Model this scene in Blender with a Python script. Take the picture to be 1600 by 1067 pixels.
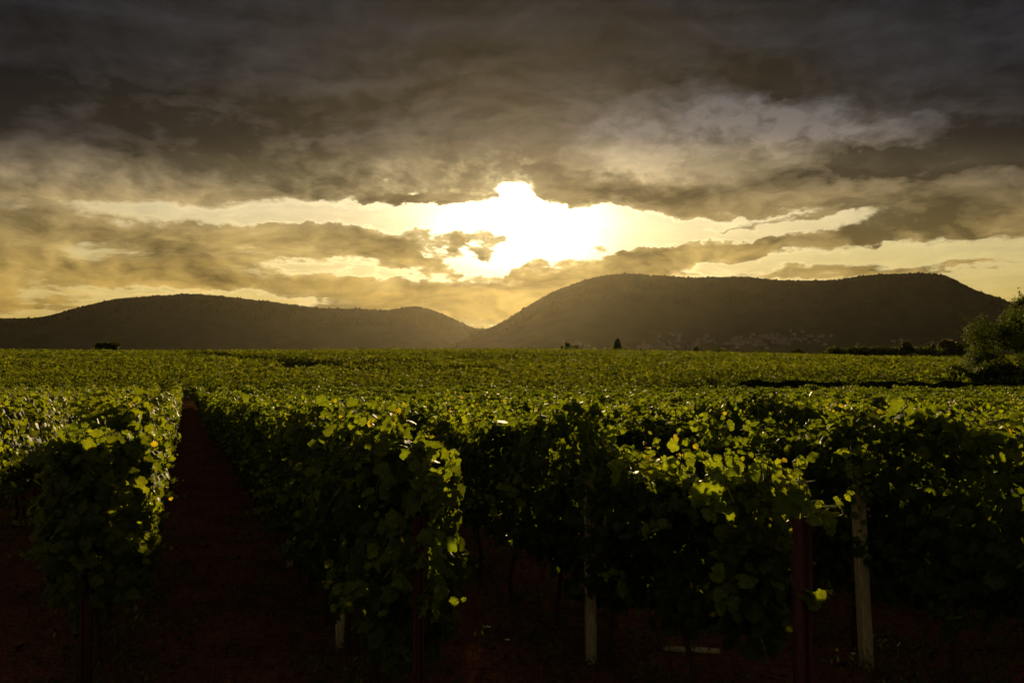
import bpy, math
import numpy as np
R = math.radians
for o in list(bpy.data.objects): bpy.data.objects.remove(o)
SC = bpy.context.scene
COL = SC.collection
rng = np.random.default_rng(11)

# ------------------------------------------------------------------ camera
EYE = 2.36
PITCH = R(1.22)
F = 1244.0                                    # focal length in photo pixels (1600 wide)
cam_d = bpy.data.cameras.new('camera'); cam_d.lens = 28.0; cam_d.sensor_width = 36.0
cam_d.clip_start = 0.05; cam_d.clip_end = 30000
cam = bpy.data.objects.new('camera', cam_d); COL.objects.link(cam)
cam.location = (0, 0, EYE); cam.rotation_euler = (math.pi/2 + PITCH, 0, 0)
SC.camera = cam
SC.view_settings.view_transform = 'Standard'; SC.view_settings.look = 'None'
SC.view_settings.exposure = 0.0; SC.view_settings.gamma = 1.0
SC.cycles.use_denoising = True
SC.cycles.volume_bounces = 0; SC.cycles.transparent_max_bounces = 12
SC.cycles.max_bounces = 6; SC.cycles.sample_clamp_indirect = 3.0

BACK_FILL = 2.7                                    # unseen sky behind the camera, brightened to fill the foreground
CP, SP = math.cos(PITCH), math.sin(PITCH)
def ray(px, py):
    a = (px-800)/F; b = (533.5-py)/F
    return np.array((a, CP - b*SP, SP + b*CP))
def azel(px, py):
    d = ray(px, py); return math.atan2(d[0], d[1]), math.atan2(d[2], math.hypot(d[0], d[1]))
def at(px, py, Y):
    d = ray(px, py); return d/d[1]*Y + np.array((0, 0, EYE))

# ------------------------------------------------------------------ sun
SUN_AZ, SUN_EL = azel(815, 335)
sun_d = bpy.data.lights.new('sun', 'SUN'); sun_d.energy = 5.0; sun_d.angle = R(2.5)
sun_d.color = (1.0, 0.74, 0.36)
sun = bpy.data.objects.new('sun', sun_d); COL.objects.link(sun)
sun.rotation_euler = (math.pi/2 - SUN_EL, 0, math.pi - SUN_AZ)
sun.location = (0, 50, 60)

# ------------------------------------------------------------------ sky
W = bpy.data.worlds.new('World'); SC.world = W; W.use_nodes = True
NT = W.node_tree; NT.nodes.clear()
class G:
    """small helper for node graphs"""
    def __init__(s, nt): s.nt = nt
    def n(s, t, **kw):
        x = s.nt.nodes.new(t)
        for k, v in kw.items(): setattr(x, k, v)
        return x
    def put(s, sock, v):
        if isinstance(v, bpy.types.NodeSocket): s.nt.links.new(v, sock)
        elif v is not None: sock.default_value = v
    def m(s, op, a, b=None, c=None, clamp=False):
        x = s.n('ShaderNodeMath', operation=op, use_clamp=clamp)
        for i, v in enumerate((a, b, c)):
            if v is not None: s.put(x.inputs[i], v)
        return x.outputs[0]
    def vm(s, op, a, b=None, scale=None):
        x = s.n('ShaderNodeVectorMath', operation=op)
        s.put(x.inputs[0], a)
        if b is not None: s.put(x.inputs[1], b)
        if scale is not None: s.put(x.inputs['Scale'], scale)
        return x.outputs['Value'] if op in ('LENGTH', 'DOT_PRODUCT') else x.outputs[0]
    def ss(s, v, a, b, lo=0.0, hi=1.0):
        x = s.n('ShaderNodeMapRange', interpolation_type='SMOOTHSTEP')
        s.put(x.inputs[0], v); s.put(x.inputs[1], a); s.put(x.inputs[2], b); s.put(x.inputs[3], lo); s.put(x.inputs[4], hi)
        return x.outputs[0]
    def mix(s, f, a, b, mode='MIX'):
        x = s.n('ShaderNodeMix', data_type='RGBA', blend_type=mode)
        s.put(x.inputs[0], f); s.put(x.inputs[6], a); s.put(x.inputs[7], b)
        return x.outputs[2]
    def noise(s, vec, scale, detail=5, rough=.5, dist=0.0, col=False):
        x = s.n('ShaderNodeTexNoise'); s.put(x.inputs['Vector'], vec)
        x.inputs['Scale'].default_value = scale; x.inputs['Detail'].default_value = detail
        x.inputs['Roughness'].default_value = rough; x.inputs['Distortion'].default_value = dist
        return x.outputs['Color' if col else 'Fac']
    def xyz(s, v):
        x = s.n('ShaderNodeSeparateXYZ'); s.put(x.inputs[0], v); return x.outputs
    def cxyz(s, a, b, c=0.0):
        x = s.n('ShaderNodeCombineXYZ'); s.put(x.inputs[0], a); s.put(x.inputs[1], b); s.put(x.inputs[2], c); return x.outputs[0]
    def ramp(s, f, stops):
        x = s.n('ShaderNodeValToRGB'); s.put(x.inputs[0], f); e = x.color_ramp.elements
        while len(e) < len(stops): e.new(.5)
        for el, (p, c) in zip(e, stops): el.position = p; el.color = (*c, 1)
        return x.outputs[0]
def lin(r, g, b):
    f = lambda v: (v/255/12.92) if v <= 10 else ((v/255+.055)/1.055)**2.4
    return (f(r), f(g), f(b))
g = G(NT)
dirv = g.n('ShaderNodeTexCoord').outputs['Generated']
dx, dy, dz = g.xyz(dirv)[:3]
K = 12.44                                     # hundred photo pixels per radian near the view axis
AZ = g.m('MULTIPLY', g.m('ARCTAN2', dx, dy), K)
EL = g.m('MULTIPLY', g.m('ARCSINE', dz), K)
P0 = g.cxyz(AZ, EL)
# slope of the sight line ahead: the far edge of a level cloud deck lies at one value of it
E2 = g.m('MULTIPLY', g.m('ARCTANGENT', g.m('DIVIDE', dz, g.m('MAXIMUM', dy, .3))), K)
# turbulence that breaks the outlines of the cloud banks
w1 = g.vm('SUBTRACT', g.noise(g.vm('MULTIPLY', P0, (.55, 1.1, 1)), 1.0, 4, .55, col=True), (.5, .5, .5))
w2 = g.vm('SUBTRACT', g.noise(g.vm('MULTIPLY', P0, (2.4, 4.6, 1)), 1.0, 7, .60, col=True), (.5, .5, .5))
PW = g.vm('ADD', P0, g.vm('MULTIPLY', w1, (1.3, .55, 0)))
PW = g.vm('ADD', PW, g.vm('MULTIPLY', w2, (.85, .42, 0)))
def strokes(base, lst, pos):
    acc = base
    for (px, py, rx, ry, rot, amt) in lst:
        a, e = azel(px, py)
        mp = g.n('ShaderNodeMapping', vector_type='TEXTURE'); g.put(mp.inputs[0], pos)
        mp.inputs['Location'].default_value = (a*K, e*K, 0)
        mp.inputs['Rotation'].default_value = (0, 0, R(rot))
        mp.inputs['Scale'].default_value = (rx/100, ry/100, 1)
        gr = g.n('ShaderNodeTexGradient', gradient_type='SPHERICAL'); g.put(gr.inputs[0], mp.outputs[0])
        s = g.m('SMOOTH_MIN', g.m('MULTIPLY', gr.outputs['Fac'], 1.6), 1.0, .2)
        acc = g.m('MULTIPLY_ADD', s, amt, acc)
    return acc
e_of = lambda py: azel(800, py)[1]*K
e_sh = lambda px, py: azel(px, py)[1]*K
PWy = g.m('ADD', E2, g.m('SUBTRACT', g.xyz(PW)[1], EL))
deck = g.m('ADD', g.ss(PWy, e_of(330), e_of(296)), g.ss(E2, e_of(270), e_of(190), 0.0, .7))        # thick upper deck
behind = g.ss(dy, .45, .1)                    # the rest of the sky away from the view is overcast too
CL = [ # px, py, rx, ry, tilt, amount : banks of lower cloud (+) and clearings (-)
 (100, 345, 620, 26, 0, .38), (200, 385, 620, 60, 2, .80), (100, 425, 400, 36, 0, .55), (560, 372, 210, 34, 0, .60), (620, 400, 110, 30, -25, .5),
 (560, 455, 440, 30, -3, .75), (680, 478, 270, 40, 0, .75), (850, 462, 270, 46, 6, .75),
 (1000, 404, 270, 22, 8, .95), (1230, 380, 430, 20, 4, .9), (930, 430, 250, 34, 10, .7), (1380, 372, 250, 14, -3, .5),
 (750, 384, 52, 28, -35, 1.5), (705, 388, 26, 20, -40, 1.3), (690, 307, 150, 12, 3, 1.1), (985, 288, 170, 20, 0, 1.2),
 (880, 288, 70, 26, -20, 1.3), (905, 300, 60, 22, 0, .5), (860, 410, 150, 12, 15, .7), (680, 420, 90, 14, -20, .7), (770, 432, 70, 10, 0, .6),
 (1400, 312, 540, 46, -2, .9), (1150, 305, 320, 28, 0, .5), (1560, 345, 170, 36, 0, .8), (1100, 322, 240, 10, -2, .5),
 (60, 470, 260, 18, 0, .75), (300, 443, 200, 12, 0, .6), (1330, 418, 280, 12, 2, .5), (1230, 425, 140, 14, 0, .5), (1060, 398, 150, 8, 5, .5),
 (1480, 422, 220, 8, 4, .5), (1210, 343, 190, 7, 2, .55), (1060, 356, 140, 6, 0, .4), (880, 484, 130, 16, 20, -.6), (735, 490, 60, 8, 0, .6),
 (570, 337, 260, 13, 4, -.60), (815, 362, 185, 86, 0, -1.25), (805, 306, 66, 34, 0, -1.6), (690, 345, 120, 32, 0, -.8),
 (960, 352, 200, 34, 0, -.75), (1130, 352, 270, 22, 0, -.68), (1430, 408, 340, 18, 0, -.6), (430, 428, 200, 18, 8, -.55), (230, 466, 260, 12, 0, -.4), (300, 405, 200, 12, 5, -.25),
 (620, 425, 160, 10, 8, -.5), (560, 470, 200, 8, 0, -.35),
]
D = strokes(g.m('ADD', deck, behind), CL, PW)
Q0 = g.vm('MULTIPLY', g.vm('ADD', P0, g.vm('MULTIPLY', w1, (1.5, .8, 0))), (1.0, 2.1, 1))
a_s, e_s = azel(812, 350)
tosun = g.vm('NORMALIZE', g.vm('SUBTRACT', (a_s*K, e_s*K, 0), P0))
fine = g.noise(Q0, 1.0, 8, .55)
fineb = g.noise(g.vm('ADD', Q0, g.vm('SCALE', tosun, scale=.2)), 1.0, 5, .52)
relief = g.m('SUBTRACT', fine, fineb)                     # cloud lumps lit from the side of the sun
streak = g.noise(g.vm('ADD', g.vm('MULTIPLY', g.vm('ADD', P0, g.vm('MULTIPLY', w1, (1.5, .5, 0))), (.5, 3.6, 1)), (4.7, 2.2, 0)), 1.0, 7, .62)
low = g.ss(E2, e_of(330), e_of(400))
D = g.m('ADD', D, g.m('MULTIPLY', g.m('SUBTRACT', fine, .5), 1.7))
D = g.m('ADD', D, g.m('MULTIPLY', low, g.m('ADD', g.m('MULTIPLY', g.m('SUBTRACT', streak, .5), 3.0), .14)))
puff = g.noise(g.vm('ADD', g.vm('MULTIPLY', P0, (1.8, 2.8, 1)), g.vm('MULTIPLY', w2, (.8, .6, 0))), 1.3, 6, .6)
nearsun = g.m('MULTIPLY', g.ss(g.vm('LENGTH', g.vm('MULTIPLY', g.vm('SUBTRACT', P0, (a_s*K, e_s*K, 0)), (.45, 1.0, 1))), 2.0, .4), g.ss(D, -1.4, -.3))
D = g.m('ADD', D, g.m('MULTIPLY', nearsun, g.m('MULTIPLY', g.m('SUBTRACT', puff, .45), 4.4)))
cover = g.ss(D, .05, .78)
# distance to the sun
rs = g.vm('LENGTH', g.vm('MULTIPLY', g.vm('SUBTRACT', P0, (a_s*K, e_s*K, 0)), (.58, 1.0, 1)))
glow1 = g.m('POWER', 2.718, g.m('MULTIPLY', g.m('MULTIPLY', rs, rs), -2.5))           # core
glow2 = g.m('POWER', 2.718, g.m('MULTIPLY', rs, -.80))                                # wide
ct = g.m('DIVIDE', E2, 8.0, clamp=True)
skyt = g.n('ShaderNodeTexSky', sky_type='NISHITA', sun_disc=False)
skyt.sun_elevation = SUN_EL; skyt.sun_rotation = SUN_AZ; skyt.dust_density = 3.0; skyt.air_density = 1.4
clear = g.ramp(ct, [(0.0, lin(176, 146, 62)), (.10, lin(190, 164, 84)), (.2, lin(200, 182, 118)), (.32, lin(196, 180, 140)), (1, lin(150, 160, 170))])
clear = g.mix(1.0, clear, g.mix(1.0, skyt.outputs[0], (.006, .006, .007, 1), 'MULTIPLY'), 'ADD')
clear = g.mix(1.0, clear, g.vm('SCALE', (1.0, .89, .64), scale=g.m('ADD', g.m('MULTIPLY', glow1, 2.6), g.m('MULTIPLY', glow2, .58))), 'ADD')
clear = g.vm('SCALE', clear, scale=g.m('ADD', .58, g.m('MULTIPLY', g.m('ADD', streak, g.m('MULTIPLY', puff, .5)), .55)))
# cloud body
iz = g.m('ADD', g.m('ABSOLUTE', dz), .16)
PL = g.cxyz(g.m('DIVIDE', dx, iz), g.m('DIVIDE', dy, iz))
tex1 = g.noise(g.vm('ADD', g.vm('MULTIPLY', PL, (1.0, .9, 1)), (3.1, 7.7, 0)), 1.1, 8, .54, .0)
tex2 = g.noise(g.vm('MULTIPLY', g.vm('ADD', P0, g.vm('MULTIPLY', w1, (.9, .5, 0))), (.42, 1.9, 1)), 1.0, 7, .54)
body = g.ramp(ct, [(0.0, lin(160, 127, 54)), (.10, lin(166, 134, 64)), (.19, lin(164, 136, 75)), (.27, lin(140, 119, 76)),
                   (.35, lin(104, 90, 67)), (.43, lin(64, 57, 50)), (.54, lin(40, 37, 36)), (.75, lin(30, 30, 32)), (1, lin(38, 40, 46))])
SH = [ # darker (-) and lighter (+) places inside the cloud deck
 (330, 205, 440, 62, -14, -.36), (215, 255, 110, 40, 0, -.34), (60, 150, 280, 50, 0, -.25), (540, 190, 260, 40, 0, -.15), (760, 160, 300, 50, 0, -.12),
 (1330, 240, 330, 42, -4, -.62), (1480, 255, 260, 40, 0, -.42), (1300, 120, 440, 50, -8, -.22), (985, 288, 140, 20, 0, -.40), (978, 250, 40, 22, -30, -.5), (1010, 212, 60, 13, 20, -.35), (1560, 190, 250, 50, 0, -.2),
 (60, 275, 300, 60, 0, .40), (1085, 200, 240, 70, 0, 1.2), (1100, 255, 260, 40, 0, .6), (960, 225, 120, 50, 0, .4), (1190, 178, 150, 34, -10, .65), (1010, 238, 100, 36, 0, .75), (1340, 190, 190, 28, -18, .85), (1420, 215, 120, 26, -18, .4), (1230, 215, 120, 40, 0, .4),
 (760, 250, 360, 60, 0, .18), (250, 296, 560, 30, 2, .20), (640, 120, 280, 18, 8, .28), (560, 212, 300, 12, 6, .30), (900, 165, 240, 22, 6, .22), (330, 170, 200, 12, -8, .22), (1300, 300, 300, 20, 3, .25),
 (1500, 70, 320, 50, 10, .2), (450, 60, 400, 30, 6, .12),
]
shd0 = strokes(0.0, SH, g.vm('ADD', P0, g.vm('ADD', g.vm('MULTIPLY', w1, (2.0, .9, 0)), g.vm('MULTIPLY', w2, (.9, .45, 0)))))
shd = g.m('MULTIPLY', shd0, g.m('ADD', .1, g.m('MULTIPLY', g.m('POWER', g.m('MULTIPLY', puff, 1.9), 2.0), 1.05)))
tx = g.m('ADD', g.m('MULTIPLY', g.m('SUBTRACT', tex1, .5), 1.2), g.m('MULTIPLY', g.m('SUBTRACT', tex2, .5), 2.4))
near = g.ss(E2, 5.0, 2.2, .35, .85)
tx = g.m('ADD', tx, g.m('MULTIPLY', relief, g.m('MULTIPLY', near, 2.6)))
gain = g.m('MAXIMUM', g.m('ADD', g.m('ADD', 1.0, g.m('MULTIPLY', tx, 1.25)), g.m('MULTIPLY', shd, 1.6)), .40)
gain = g.m('MINIMUM', gain, 4.2)
body = g.vm('SCALE', body, scale=gain)
# cooler in the thick part of the deck
cool = g.m('MULTIPLY', g.ss(AZ, -6.0, 6.0, .65, 1.0), g.ss(E2, 2.2, 4.6))
body = g.mix(cool, body, g.vm('MULTIPLY', body, (.84, .95, 1.20)))
thin = g.m('SUBTRACT', 1.0, g.ss(D, .5, 1.6))
lit = g.m('MULTIPLY', glow2, g.m('ADD', .14, g.m('MULTIPLY', thin, .9)))
lit = g.m('MULTIPLY', lit, g.m('ADD', .75, g.m('MULTIPLY', relief, 3.0)))
body = g.mix(1.0, body, g.vm('SCALE', (1.0, .82, .42), scale=g.m('MAXIMUM', g.m('MULTIPLY', lit, .85), 0.0)), 'ADD')
sky = g.mix(cover, clear, body)
# bright silver edges near the sun
edge = g.m('MULTIPLY', g.m('MULTIPLY', cover, g.m('SUBTRACT', 1.0, cover)), g.m('ADD', .15, g.m('MULTIPLY', glow2, 2.0)))
sky = g.mix(1.0, sky, g.vm('SCALE', (1.0, .86, .52), scale=g.m('MULTIPLY', edge, 1.9)), 'ADD')
# behind the camera: unseen overcast, raised as fill for the foreground
sky = g.mix(behind, sky, g.vm('SCALE', (.046, .043, .038), scale=g.m('MULTIPLY', gain, BACK_FILL)))
sky = g.mix(g.ss(dz, -.01, -.08), sky, (.03, .028, .02, 1))
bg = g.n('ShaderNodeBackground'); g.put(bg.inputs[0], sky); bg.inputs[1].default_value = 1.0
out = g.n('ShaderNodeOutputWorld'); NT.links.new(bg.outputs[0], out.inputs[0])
W.cycles.sampling_method = 'MANUAL'; W.cycles.sample_map_resolution = 512
#SKYEND

# ------------------------------------------------------------------ materials
def new_mat(name):
    m = bpy.data.materials.new(name); m.use_nodes = True
    nt = m.node_tree; nt.nodes.clear(); return m, G(nt)
def leaf_mat(name, dark, light, old, trans, rough=.55, tr=.45, spec=.16):
    m, h = new_mat(name)
    a = h.n('ShaderNodeAttribute', attribute_name='tint').outputs['Fac']
    c = h.ramp(a, [(0, dark), (.55, light), (.93, light), (1.0, old)])
    pos = h.n('ShaderNodeNewGeometry').outputs['Position']
    nz = h.noise(pos, .6, 3, .5)
    c = h.mix(1.0, c, h.ramp(nz, [(.3, (.62, .66, .6)), (.7, (1.25, 1.15, 1.0))]), 'MULTIPLY')
    fz = h.noise(pos, 34, 3, .6)
    c = h.mix(1.0, c, h.ramp(fz, [(.32, (.66, .68, .6)), (.68, (1.3, 1.28, 1.15))]), 'MULTIPLY')
    p = h.n('ShaderNodeBsdfPrincipled'); h.put(p.inputs['Base Color'], c)
    p.inputs['Roughness'].default_value = rough; p.inputs['Specular IOR Level'].default_value = spec
    t = h.n('ShaderNodeBsdfTranslucent'); h.put(t.inputs[0], h.mix(1.0, c, (*trans, 1), 'MULTIPLY'))
    mx = h.n('ShaderNodeMixShader'); mx.inputs[0].default_value = tr
    h.nt.links.new(p.outputs[0], mx.inputs[1]); h.nt.links.new(t.outputs[0], mx.inputs[2])
    o = h.n('ShaderNodeOutputMaterial'); h.nt.links.new(mx.outputs[0], o.inputs[0])
    return m
def plain_mat(name, c1, c2, scale=20, rough=.85, stretch=(1, 1, 1), bump=.3, spec=.2, stops=(.35, .65)):
    m, h = new_mat(name)
    pos = h.n('ShaderNodeTexCoord').outputs['Object']
    nz = h.noise(h.vm('MULTIPLY', pos, stretch), scale, 6, .6)
    c = h.ramp(nz, [(stops[0], c1), (stops[1], c2)])
    p = h.n('ShaderNodeBsdfPrincipled'); h.put(p.inputs['Base Color'], c)
    p.inputs['Roughness'].default_value = rough; p.inputs['Specular IOR Level'].default_value = spec
    if bump:
        b = h.n('ShaderNodeBump'); b.inputs['Strength'].default_value = bump; b.inputs['Distance'].default_value = .01
        h.put(b.inputs['Height'], nz); h.nt.links.new(b.outputs[0], p.inputs['Normal'])
    o = h.n('ShaderNodeOutputMaterial'); h.nt.links.new(p.outputs[0], o.inputs[0])
    return m
M_LEAF = leaf_mat('vine_leaf', (.022, .034, .005), (.060, .080, .010), (.18, .13, .02), (5.2, 4.9, 1.4))
M_LEAFL = leaf_mat('vine_leaf_bright', (.032, .048, .006), (.084, .100, .012), (.22, .16, .02), (5.0, 4.8, 1.3))
M_FIELD = leaf_mat('far_vine_leaf', (.020, .029, .005), (.084, .094, .012), (.13, .12, .02), (3.6, 3.6, 1.2), .7, .45, .15)
M_SHOOT = leaf_mat('shoot_leaf', (.060, .085, .010), (.110, .135, .018), (.26, .19, .03), (4.6, 4.5, 1.1), .5)
M_TREE = leaf_mat('tree_leaf', (.018, .026, .005), (.055, .068, .012), (.09, .08, .02), (3.0, 3.1, 1.2), .7, .4, .15)
M_TREEY = leaf_mat('tree_leaf_ochre', (.05, .045, .010), (.11, .085, .018), (.15, .10, .02), (2.0, 1.9, 1.0), .6)
M_STEM = plain_mat('stem_wood', (.035, .016, .008), (.075, .038, .020), 30, .9, (4, 4, 1))
M_CANE = plain_mat('green_cane', (.06, .055, .015), (.11, .07, .02), 30, .6)
M_REDPOST = plain_mat('rusty_post', (.050, .012, .008), (.095, .024, .015), 18, .75, (1, 1, .4))
M_POST = plain_mat('weathered_pale_wood', (.32, .23, .09), (.62, .48, .22), 14, .85, (6, 6, .6), .5)
M_WIRE = plain_mat('galvanised_wire', (.12, .11, .10), (.2, .19, .17), 30, .4)
M_BARK = plain_mat('bark', (.02, .014, .009), (.05, .036, .024), 12, .95, (3, 3, .6), .6)
M_STRAW = plain_mat('straw', (.06, .026, .010), (.13, .06, .024), 3, .9, bump=0)
M_CORE = plain_mat('core_shade', (.006, .010, .003), (.016, .022, .006), 3, .95, bump=0, spec=.05)  # dark colour standing in for the shade inside the rows
M_FOREST = plain_mat('forest', (.010, .013, .006), (.030, .032, .014), .012, .95, bump=0, spec=.05)
M_WALL = plain_mat('house_wall', (.16, .14, .12), (.34, .30, .26), .2, .9, bump=0)
M_ROOF = plain_mat('house_roof', (.12, .055, .035), (.20, .09, .055), .3, .85, bump=0)

# ------------------------------------------------------------------ mesh helpers
def link(name, me, mat, parent=None):
    o = bpy.data.objects.new(name, me); COL.objects.link(o)
    for m in (mat if isinstance(mat, (list, tuple)) else [mat]): me.materials.append(m)
    if parent: o.parent = parent
    return o
def tag(o, label=None, cat=None, group=None, kind=None):
    if label: o['label'] = label
    if cat: o['category'] = cat
    if group: o['group'] = group
    if kind: o['kind'] = kind
    return o
def np_mesh(name, V, Fc, tint=None, smooth=False):
    """V (n,3); Fc (m,k) uniform polygons"""
    me = bpy.data.meshes.new(name)
    V = np.ascontiguousarray(V, np.float32); Fc = np.ascontiguousarray(Fc, np.int32); m, k = Fc.shape
    me.vertices.add(len(V)); me.vertices.foreach_set('co', V.ravel())
    me.loops.add(m*k); me.loops.foreach_set('vertex_index', Fc.ravel())
    me.polygons.add(m); me.polygons.foreach_set('loop_start', np.arange(0, m*k, k, dtype=np.int32))
    me.polygons.foreach_set('loop_total', np.full(m, k, np.int32))
    if smooth: me.polygons.foreach_set('use_smooth', np.ones(m, bool))
    me.update(calc_edges=True)
    if tint is not None:
        at_ = me.attributes.new('tint', 'FLOAT', 'FACE'); at_.data.foreach_set('value', np.ascontiguousarray(tint, np.float32))
    return me
def norm(a): return a/np.maximum(np.linalg.norm(a, axis=-1, keepdims=True), 1e-9)
# leaf outlines: lobed leaf for close vines, folded leaf further off, quad far away
def leaf_tpl_near():
    half = [(0, .02), (.18, -.16), (.42, -.10), (.56, .10), (.54, .27), (.63, .48), (.50, .64), (.34, .70), (.22, .90), (0, 1.03)]
    pts = [(0, .34)] + half + [(-x, y) for x, y in half[-2:0:-1]]
    pts = np.array(pts); n = len(pts)-1
    z = -.42*np.abs(pts[:, 0])**1.2 - .34*np.maximum(pts[:, 1]-.4, 0)**1.3 + .06*np.sin(pts[:, 0]*14+pts[:, 1]*9)*(np.abs(pts[:, 0]) > .1)
    v = np.column_stack([pts, z]); v[0, 2] = .05
    f = np.array([(0, 1+i, 1+(i+1) % n) for i in range(n)])
    return v, f
LN = leaf_tpl_near()
LM = (np.array([(0, -.05, 0), (.48, .0, -.10), (.52, .55, -.14), (0, 1.0, -.12), (-.52, .55, -.14), (-.48, 0, -.10), (0, .4, .04)]),
      np.array([(6, 0, 1), (6, 1, 2), (6, 2, 3), (6, 3, 4), (6, 4, 5), (6, 5, 0)]))
LQ = (np.array([(-.45, 0, 0), (.5, .05, 0), (.42, .95, -.1), (-.5, .9, .05)]), np.array([(0, 1, 2, 3)]))
LS = (np.array([(0, 0, 0), (.26, .45, -.04), (0, 1.0, -.06), (-.26, .45, -.04)]), np.array([(0, 1, 2, 3)]))
def leaves(P, Nrm, size, tpl, droop=1.0, tint=None, rnd=.55, up=None):
    """arrays of leaf polygons at P facing Nrm, tip direction down/outward"""
    n = len(P)
    Nrm = norm(Nrm + rng.normal(0, rnd, (n, 3)))
    tip = rng.normal(0, .6, (n, 3)); tip[:, 2] -= droop
    if up is not None: tip += up
    tip = norm(tip - Nrm*np.sum(tip*Nrm, 1, keepdims=True))
    side = np.cross(tip, Nrm)
    v, f = tpl; size = np.broadcast_to(size, (n,)).astype(float)
    wx = rng.uniform(.72, 1.12, n)[:, None, None]; cz = rng.uniform(-.3, 2.3, n)[:, None, None]; sk = rng.normal(0, .16, n)[:, None, None]; cu = rng.normal(0, .35, n)[:, None, None]
    vx, vy, vz = (v[None, :, i, None] for i in range(3))
    V = P[:, None, :] + size[:, None, None]*((vx*wx+sk*vy*vy)*side[:, None, :] + vy*tip[:, None, :] + (vz*cz+cu*vx*vy)*Nrm[:, None, :])
    Fc = f[None] + (np.arange(n)*len(v))[:, None, None]
    if tint is None: tint = rng.random(n)
    return V.reshape(-1, 3), Fc.reshape(-1, f.shape[1]), np.repeat(tint, len(f))
def join(parts):
    V, Fc, T, o = [], [], [], 0
    for v, f, t in parts:
        V.append(v); Fc.append(f+o); T.append(t); o += len(v)
    return np.concatenate(V), np.concatenate(Fc), np.concatenate(T)
def tube(pts, radii, n=6):
    pts = np.asarray(pts, float); L = len(pts)
    d = norm(np.gradient(pts, axis=0)); ref = np.array((.3, .95, .1))
    a = norm(np.cross(d, ref)); b = np.cross(d, a)
    th = np.arange(n)/n*2*math.pi
    V = pts[:, None] + np.asarray(radii)[:, None, None]*(np.cos(th)[None, :, None]*a[:, None] + np.sin(th)[None, :, None]*b[:, None])
    Fc = [(i*n+j, i*n+(j+1) % n, (i+1)*n+(j+1) % n, (i+1)*n+j) for i in range(L-1) for j in range(n)]
    V = V.reshape(-1, 3); Fc = np.array(Fc)
    return V, Fc, np.zeros(len(Fc))
def boxv(c, sx, sy, z0, z1, rot=0.0, taper=1.0, lean=(0, 0)):
    s = np.array([(-1, -1), (1, -1), (1, 1), (-1, 1)])*(sx/2, sy/2)
    cr, sr = math.cos(rot), math.sin(rot); s = s @ np.array(((cr, sr), (-sr, cr)))
    lo = np.column_stack([s + c, np.full(4, z0)]); hi = np.column_stack([s*taper + c + lean, np.full(4, z1)])
    return np.vstack([lo, hi]), np.array([(0, 3, 2, 1), (4, 5, 6, 7), (0, 1, 5, 4), (1, 2, 6, 5), (2, 3, 7, 6), (3, 0, 4, 7)])
def vnoise(n_seed, step, amp):
    r = np.random.default_rng(n_seed).uniform(-1, 1, 4000)
    def f(t):
        x = (np.asarray(t)+500)/step; i = np.floor(x).astype(int); u = x-i; u = u*u*(3-2*u)
        return amp*(r[i % 4000]*(1-u)+r[(i+1) % 4000]*u)
    return f
def sstep(x, a, b):
    u = np.clip((np.asarray(x, float)-a)/(b-a), 0, 1); return u*u*(3-2*u)

# ------------------------------------------------------------------ terrain
yy = np.arange(-400, 1000, 1.0)
def _sm(a, w): return np.convolve(np.pad(a, w, mode='edge'), np.ones(2*w+1)/(2*w+1), 'valid')
pl = _sm(_sm(np.interp(yy, [-400, 0, 45, 60, 80, 100, 150, 345, 420, 700, 1000], [0, 0, -1.89, -2.35, -2.5, -2.3, -.35, 4.05, 3.6, -3, -9]), 4), 3)
pr = _sm(np.interp(yy, [-400, 0, 45, 60, 82, 87, 150, 345, 420, 700, 1000], [0, 0, -1.89, -2.35, -2.60, -1.30, -.25, 4.05, 3.6, -3, -9]), 2)
def gz(X, Y):
    X = np.asarray(X, float); Y = np.asarray(Y, float)
    w = sstep(X - .25*(Y-85), 6, 26)
    z = np.interp(Y, yy, pl)*(1-w) + np.interp(Y, yy, pr)*w
    z = np.where(Y > 999, np.interp(Y, [999, 1600, 2800, 20000], [-9, -18, -24, -24]), z)
    z = z - 2.5*sstep(X/np.maximum(Y, 60), -.05, .60)*sstep(Y, 110, 330)*(1-sstep(Y, 600, 1500))
    z = z + .35*np.sin(X*.02+1.3)*sstep(Y, 150, 330)*(1-sstep(Y, 600, 1500))
    return z
def axis(lo, hi, near, step, grow):
    a = [0.0]; s = step
    while a[-1] < hi:
        a.append(a[-1]+s)
        if a[-1] > near: s *= grow
    b = [0.0]; s = step
    while b[-1] > lo:
        b.append(b[-1]-s)
        if -b[-1] > near*.3: s *= grow*1.05
    return np.array(b[:0:-1]+a)
gy = axis(-500, 6600, 130, 1.0, 1.045)
gx = axis(-6500, 6500, 60, 1.2, 1.06); gx = np.unique(np.concatenate([gx, -gx]))
def grid_mesh(name, xs, ys, Z):
    nx, ny = len(xs), len(ys)
    XX, YY = np.meshgrid(xs, ys)
    V = np.column_stack([XX.ravel(), YY.ravel(), Z.ravel()])
    i = (np.arange(ny-1)[:, None]*nx + np.arange(nx-1)[None]).ravel()
    return np_mesh(name, V, np.column_stack([i, i+1, i+1+nx, i+nx]), smooth=True)
XX, YY = np.meshgrid(gx, gy)
bump = .03*np.sin(XX*3.1+YY*.7)*np.sin(YY*1.9+1)*(np.hypot(XX, YY) < 60)
m_ground, h = new_mat('soil')
pos = h.n('ShaderNodeNewGeometry').outputs['Position']
n1 = h.noise(pos, 1.2, 6, .6); n2 = h.noise(pos, 14, 5, .65)
soil = h.ramp(n2, [(.3, (.075, .026, .011)), (.7, (.25, .095, .040))])
weed = h.ramp(n2, [(.3, (.050, .022, .008)), (.7, (.160, .070, .024))])
c = h.mix(h.ss(n1, .45, .62), soil, weed)
py_ = h.xyz(pos)[1]
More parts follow.
